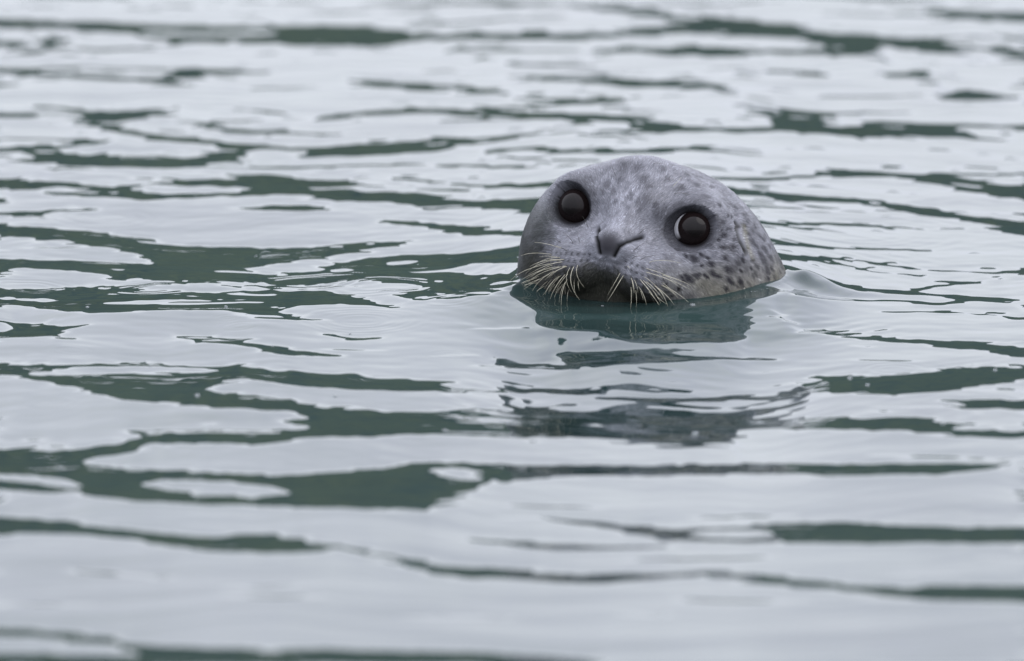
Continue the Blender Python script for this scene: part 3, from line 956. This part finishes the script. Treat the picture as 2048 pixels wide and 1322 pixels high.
# ---- eyes
m_eye, n, l, b = principled('wet_eye', (0.01, 0.008, 0.008), 0.04, 1.26)
at = n.new('ShaderNodeAttribute')
at.attribute_name = 'iris'
l.new(at.outputs['Color'], b.inputs['Base Color'])
for s in (-1, 1):
    ev, eq = cubesphere(40)
    axis = GAZE[s] + np.array([.11, 0, .08]) if s == 1 else GAZE[s] + np.array([.05, 0, -.05])
    axis = axis / np.linalg.norm(axis)
    cosang = ev @ axis
    angd = np.degrees(np.arccos(np.clip(cosang, -1, 1)))
    col = np.zeros((len(ev), 3))
    col[:] = (0.52, 0.52, 0.54)
    f = np.clip((angd - (52 if s == 1 else 66)) / 2.5, 0, 1)[:, None]
    qn = ev - axis * cosang[:, None]
    nasal = -s * qn[:, 0] / (np.linalg.norm(qn, axis=1) + 1e-9)
    f = f * np.clip((nasal - .62) / .22, 0, 1)[:, None]
    iris = np.array([0.009, 0.006, 0.006]) * np.clip((angd - 8) / 30, .35, 1)[:, None]
    col = iris * (1 - f) + col * f
    bulge = 1 + .035 * np.exp(-(angd / 34) ** 2)
    me = mesh_from('eye', surf(EYE_C[s] + ev * EYE_R * bulge[:, None]), eq)
    set_color(me, 'iris', col)
    link('eye', me, m_eye, seal)

# ---- whiskers: flattened, beaded bristles
m_whisk, n, l, b = principled('pale_whisker', (0.40, 0.38, 0.29), 0.35, 1.5)
m_whiskd, n, l, b = principled('dark_whisker', (0.05, 0.045, 0.035), 0.4, 1.5)
def w2(*pts): return [(1020 + X / 5.39, 430 + Y / 5.39) for X, Y in pts]
def w3(*pts): return [(1080 + X / 5.12, 310 + Y / 5.12) for X, Y in pts]
WHISK = [w2((450,425),(260,410),(115,440)), w2((590,480),(380,490),(215,555)), w2((570,500),(400,540),(200,640)), w2((440,525),(180,590),(0,710)),
 w2((460,575),(300,610),(120,700)), w2((610,552),(400,600),(230,690)), w2((620,550),(480,610),(380,700)), w2((600,635),(500,760),(430,910)),
 w2((530,660),(430,750),(380,860)), w2((600,725),(560,840),(552,1005)), w2((626,800),(615,880),(620,960)), w2((695,540),(655,720),(750,915)),
 w2((690,710),(690,770),(702,840)), w2((370,770),(300,810),(230,880)), w2((330,690),(220,730),(110,800)), w2((300,740),(120,770),(40,880)),
 w2((420,640),(300,700),(150,800)), w2((480,600),(340,690),(240,820)), w2((460,720),(400,800),(330,900)), w2((250,700),(150,720),(60,790)), w2((540,770),(500,830),(470,920)),
 w2((1220,635),(1140,780),(1050,930)), w2((1290,660),(1325,740),(1342,840)), w2((1295,770),(1306,880),(1300,1010)), w2((1385,785),(1440,870),(1470,970)),
 w2((1390,690),(1480,790),(1610,970)), w2((1460,715),(1560,800),(1650,905)), w2((1550,760),(1640,850),(1700,985)), w2((1590,790),(1690,870),(1770,970)),
 w2((1640,760),(1780,830),(1925,940)), w2((1440,600),(1700,690),(1940,800)), w2((1640,640),(1800,690),(1955,765)), w2((1490,830),(1550,890),(1605,970)),
 w2((1260,550),(1275,560),(1290,580)), w2((1560,840),(1600,900),(1690,960))]
WHISK_D = [w2((1310,475),(1370,445),(1450,435)), w2((1390,480),(1490,445),(1600,440)), w2((1490,505),(1640,485),(1850,520)), w2((1330,395),(1400,330),(1490,275)),
 w2((1395,210),(1420,180),(1440,155)), w2((550,300),(500,265),(430,245)), w2((560,350),(400,310),(265,295)), w2((680,300),(630,230),(550,180)),
 w2((755,300),(740,250),(725,215)), w2((450,390),(420,378),(390,365)), w2((840,130),(815,70),(780,15)), w2((620,385),(540,345),(460,330)),
 w3((1355,315),(1400,280),(1445,230)), w3((768,212),(750,150),(725,90)), w3((1365,392),(1440,385),(1540,412)), w3((1165,90),(1180,78),(1260,90))]

def tube(points, radii, sides=5):
    P = np.array(points)
    n = len(P)
    T = np.gradient(P, axis=0)
    T /= np.linalg.norm(T, axis=1)[:, None]
    ref = np.array([0.2, 1.0, .1])
    A = np.cross(T, ref)
    A /= np.linalg.norm(A, axis=1)[:, None]
    B = np.cross(T, A)
    V = []
    for i in range(n):
        for k in range(sides):
            a = 2 * math.pi * k / sides
            V.append(P[i] + radii[i] * (math.cos(a) * A[i] + math.sin(a) * B[i]))
    V.append(P[-1] + T[-1] * radii[-1])
    quads = [(i * sides + k, i * sides + (k + 1) % sides, (i + 1) * sides + (k + 1) % sides, (i + 1) * sides + k) for i in range(n - 1) for k in range(sides)]
    tris = [((n - 1) * sides + k, (n - 1) * sides + (k + 1) % sides, len(V) - 1) for k in range(sides)]
    return np.array(V), quads, tris

SWm = surf(SL)
PU, PV = project(SWm)
def whisker(pts, mat, r0, stand):
    i = pick(*pts[0])
    p0 = SWm[i]
    nrm = SNW[i]
    length = math.dist(pts[0], pts[2]) * .0005
    y1 = p0[1] - stand * length * .6 - .004
    y2 = p0[1] - stand * length * .85 - .004
    p1, p2 = unproject(*pts[1], y1), unproject(*pts[2], y2)
    ctrl = 2 * p1 - .5 * (p0 + p2)
    n = 14
    line, rad = [], []
    for k in range(n):
        t = k / (n - 1)
        line.append((1 - t) ** 2 * (p0 - nrm * .002) + 2 * t * (1 - t) * ctrl + t * t * p2)
        rad.append(r0 * (1 - .72 * t) * (1 + .14 * math.sin(k * 2.1)))
    V, q, tr = tube(line, rad)
    link('whisker', mesh_from('whisker', V, q, tr), mat, seal)
for k, pts in enumerate(WHISK):
    whisker(pts, m_whisk, .00033, .35)
_w = random.Random(23)
for k, pts in enumerate(WHISK * 2):                     # finer bristles between the long ones
    if _w.random() < .35:
        continue
    ju, jv, f = _w.uniform(-12, 12), _w.uniform(-9, 7), _w.uniform(.55, .95)
    p0 = (pts[0][0] + ju, pts[0][1] + jv)
    dt = (pts[2][0] - pts[0][0], pts[2][1] - pts[0][1])
    bend = (pts[1][0] - pts[0][0] - dt[0] / 2, pts[1][1] - pts[0][1] - dt[1] / 2)
    a = _w.uniform(-.22, .22)
    dt = (f * (dt[0] * math.cos(a) - dt[1] * math.sin(a)), f * (dt[0] * math.sin(a) + dt[1] * math.cos(a)))
    whisker([p0, (p0[0] + dt[0] / 2 + bend[0] * f, p0[1] + dt[1] / 2 + bend[1] * f), (p0[0] + dt[0], p0[1] + dt[1])], m_whisk if _w.random() < .7 else m_whiskd, .00024, .35)
for k, pts in enumerate(WHISK_D):
    whisker(pts, m_whisk if k in (2, 6, 12) else m_whiskd, .00032, .25)

# ------------------------------------------------------------------ small things on the water
m_bub, n, l, b = principled('bubble_film', (0.9, 0.93, 0.95), 0.03, 1.33)
b.inputs['Transmission Weight'].default_value = 0.9
def bubble(u, v, wpx, label='tiny clear air bubble floating on the rippled water', group='bubbles on the water'):
    g = on_water(u, v)
    r = wpx * .00018
    rings, seg = 6, 14
    V = [(0, 0, r * .62)]
    for i in range(1, rings + 1):
        a = i / rings * math.pi * .5
        rr = r * math.sin(a) * (1.12 if i == rings else 1)
        V += [(rr * math.cos(2 * math.pi * k / seg), rr * math.sin(2 * math.pi * k / seg), r * .62 * math.cos(a)) for k in range(seg)]
    tris = [(0, 1 + k, 1 + (k + 1) % seg) for k in range(seg)]
    quads = [(1 + i * seg + k, 1 + (i + 1) * seg + k, 1 + (i + 1) * seg + (k + 1) % seg, 1 + i * seg + (k + 1) % seg) for i in range(rings - 1) for k in range(seg)]
    o = link('bubble', mesh_from('bubble', np.array(V), quads, tris), m_bub)
    o.location = (g[0], g[1], water_z(g[0], g[1]))
    o['label'] = label
    o['category'] = 'bubble'
    o['group'] = group
for u, v, w in ((395,791,14),(890,862,14),(670,793,9),(1385,610,16),(1700,756,14),(1735,770,12),(1990,740,12),(1885,848,10),(452,613,9),(175,614,9),(640,572,6),(512,512,7),(1205,612,9),(1390,868,18),(545,692,8),(700,668,9),(290,724,7),(300,733,8)):
    bubble(u, v, w)

_b = random.Random(5)
for k in range(22):            # froth beads where the neck meets the water
    th = math.radians(-74 + 72 * (k + _b.uniform(-.3, .3)) / 21)
    r = float(np.interp(th, WL_TH, WL_R)) + _b.uniform(.001, .004)
    uu_, vv_ = project(np.array([[.01 + r * math.cos(th), .02 + r * math.sin(th), .002]]))
    bubble(float(uu_[0]), float(vv_[0]), _b.uniform(3, 7), 'froth bead on the waterline of the seal', 'froth beads along the waterline of the seal')
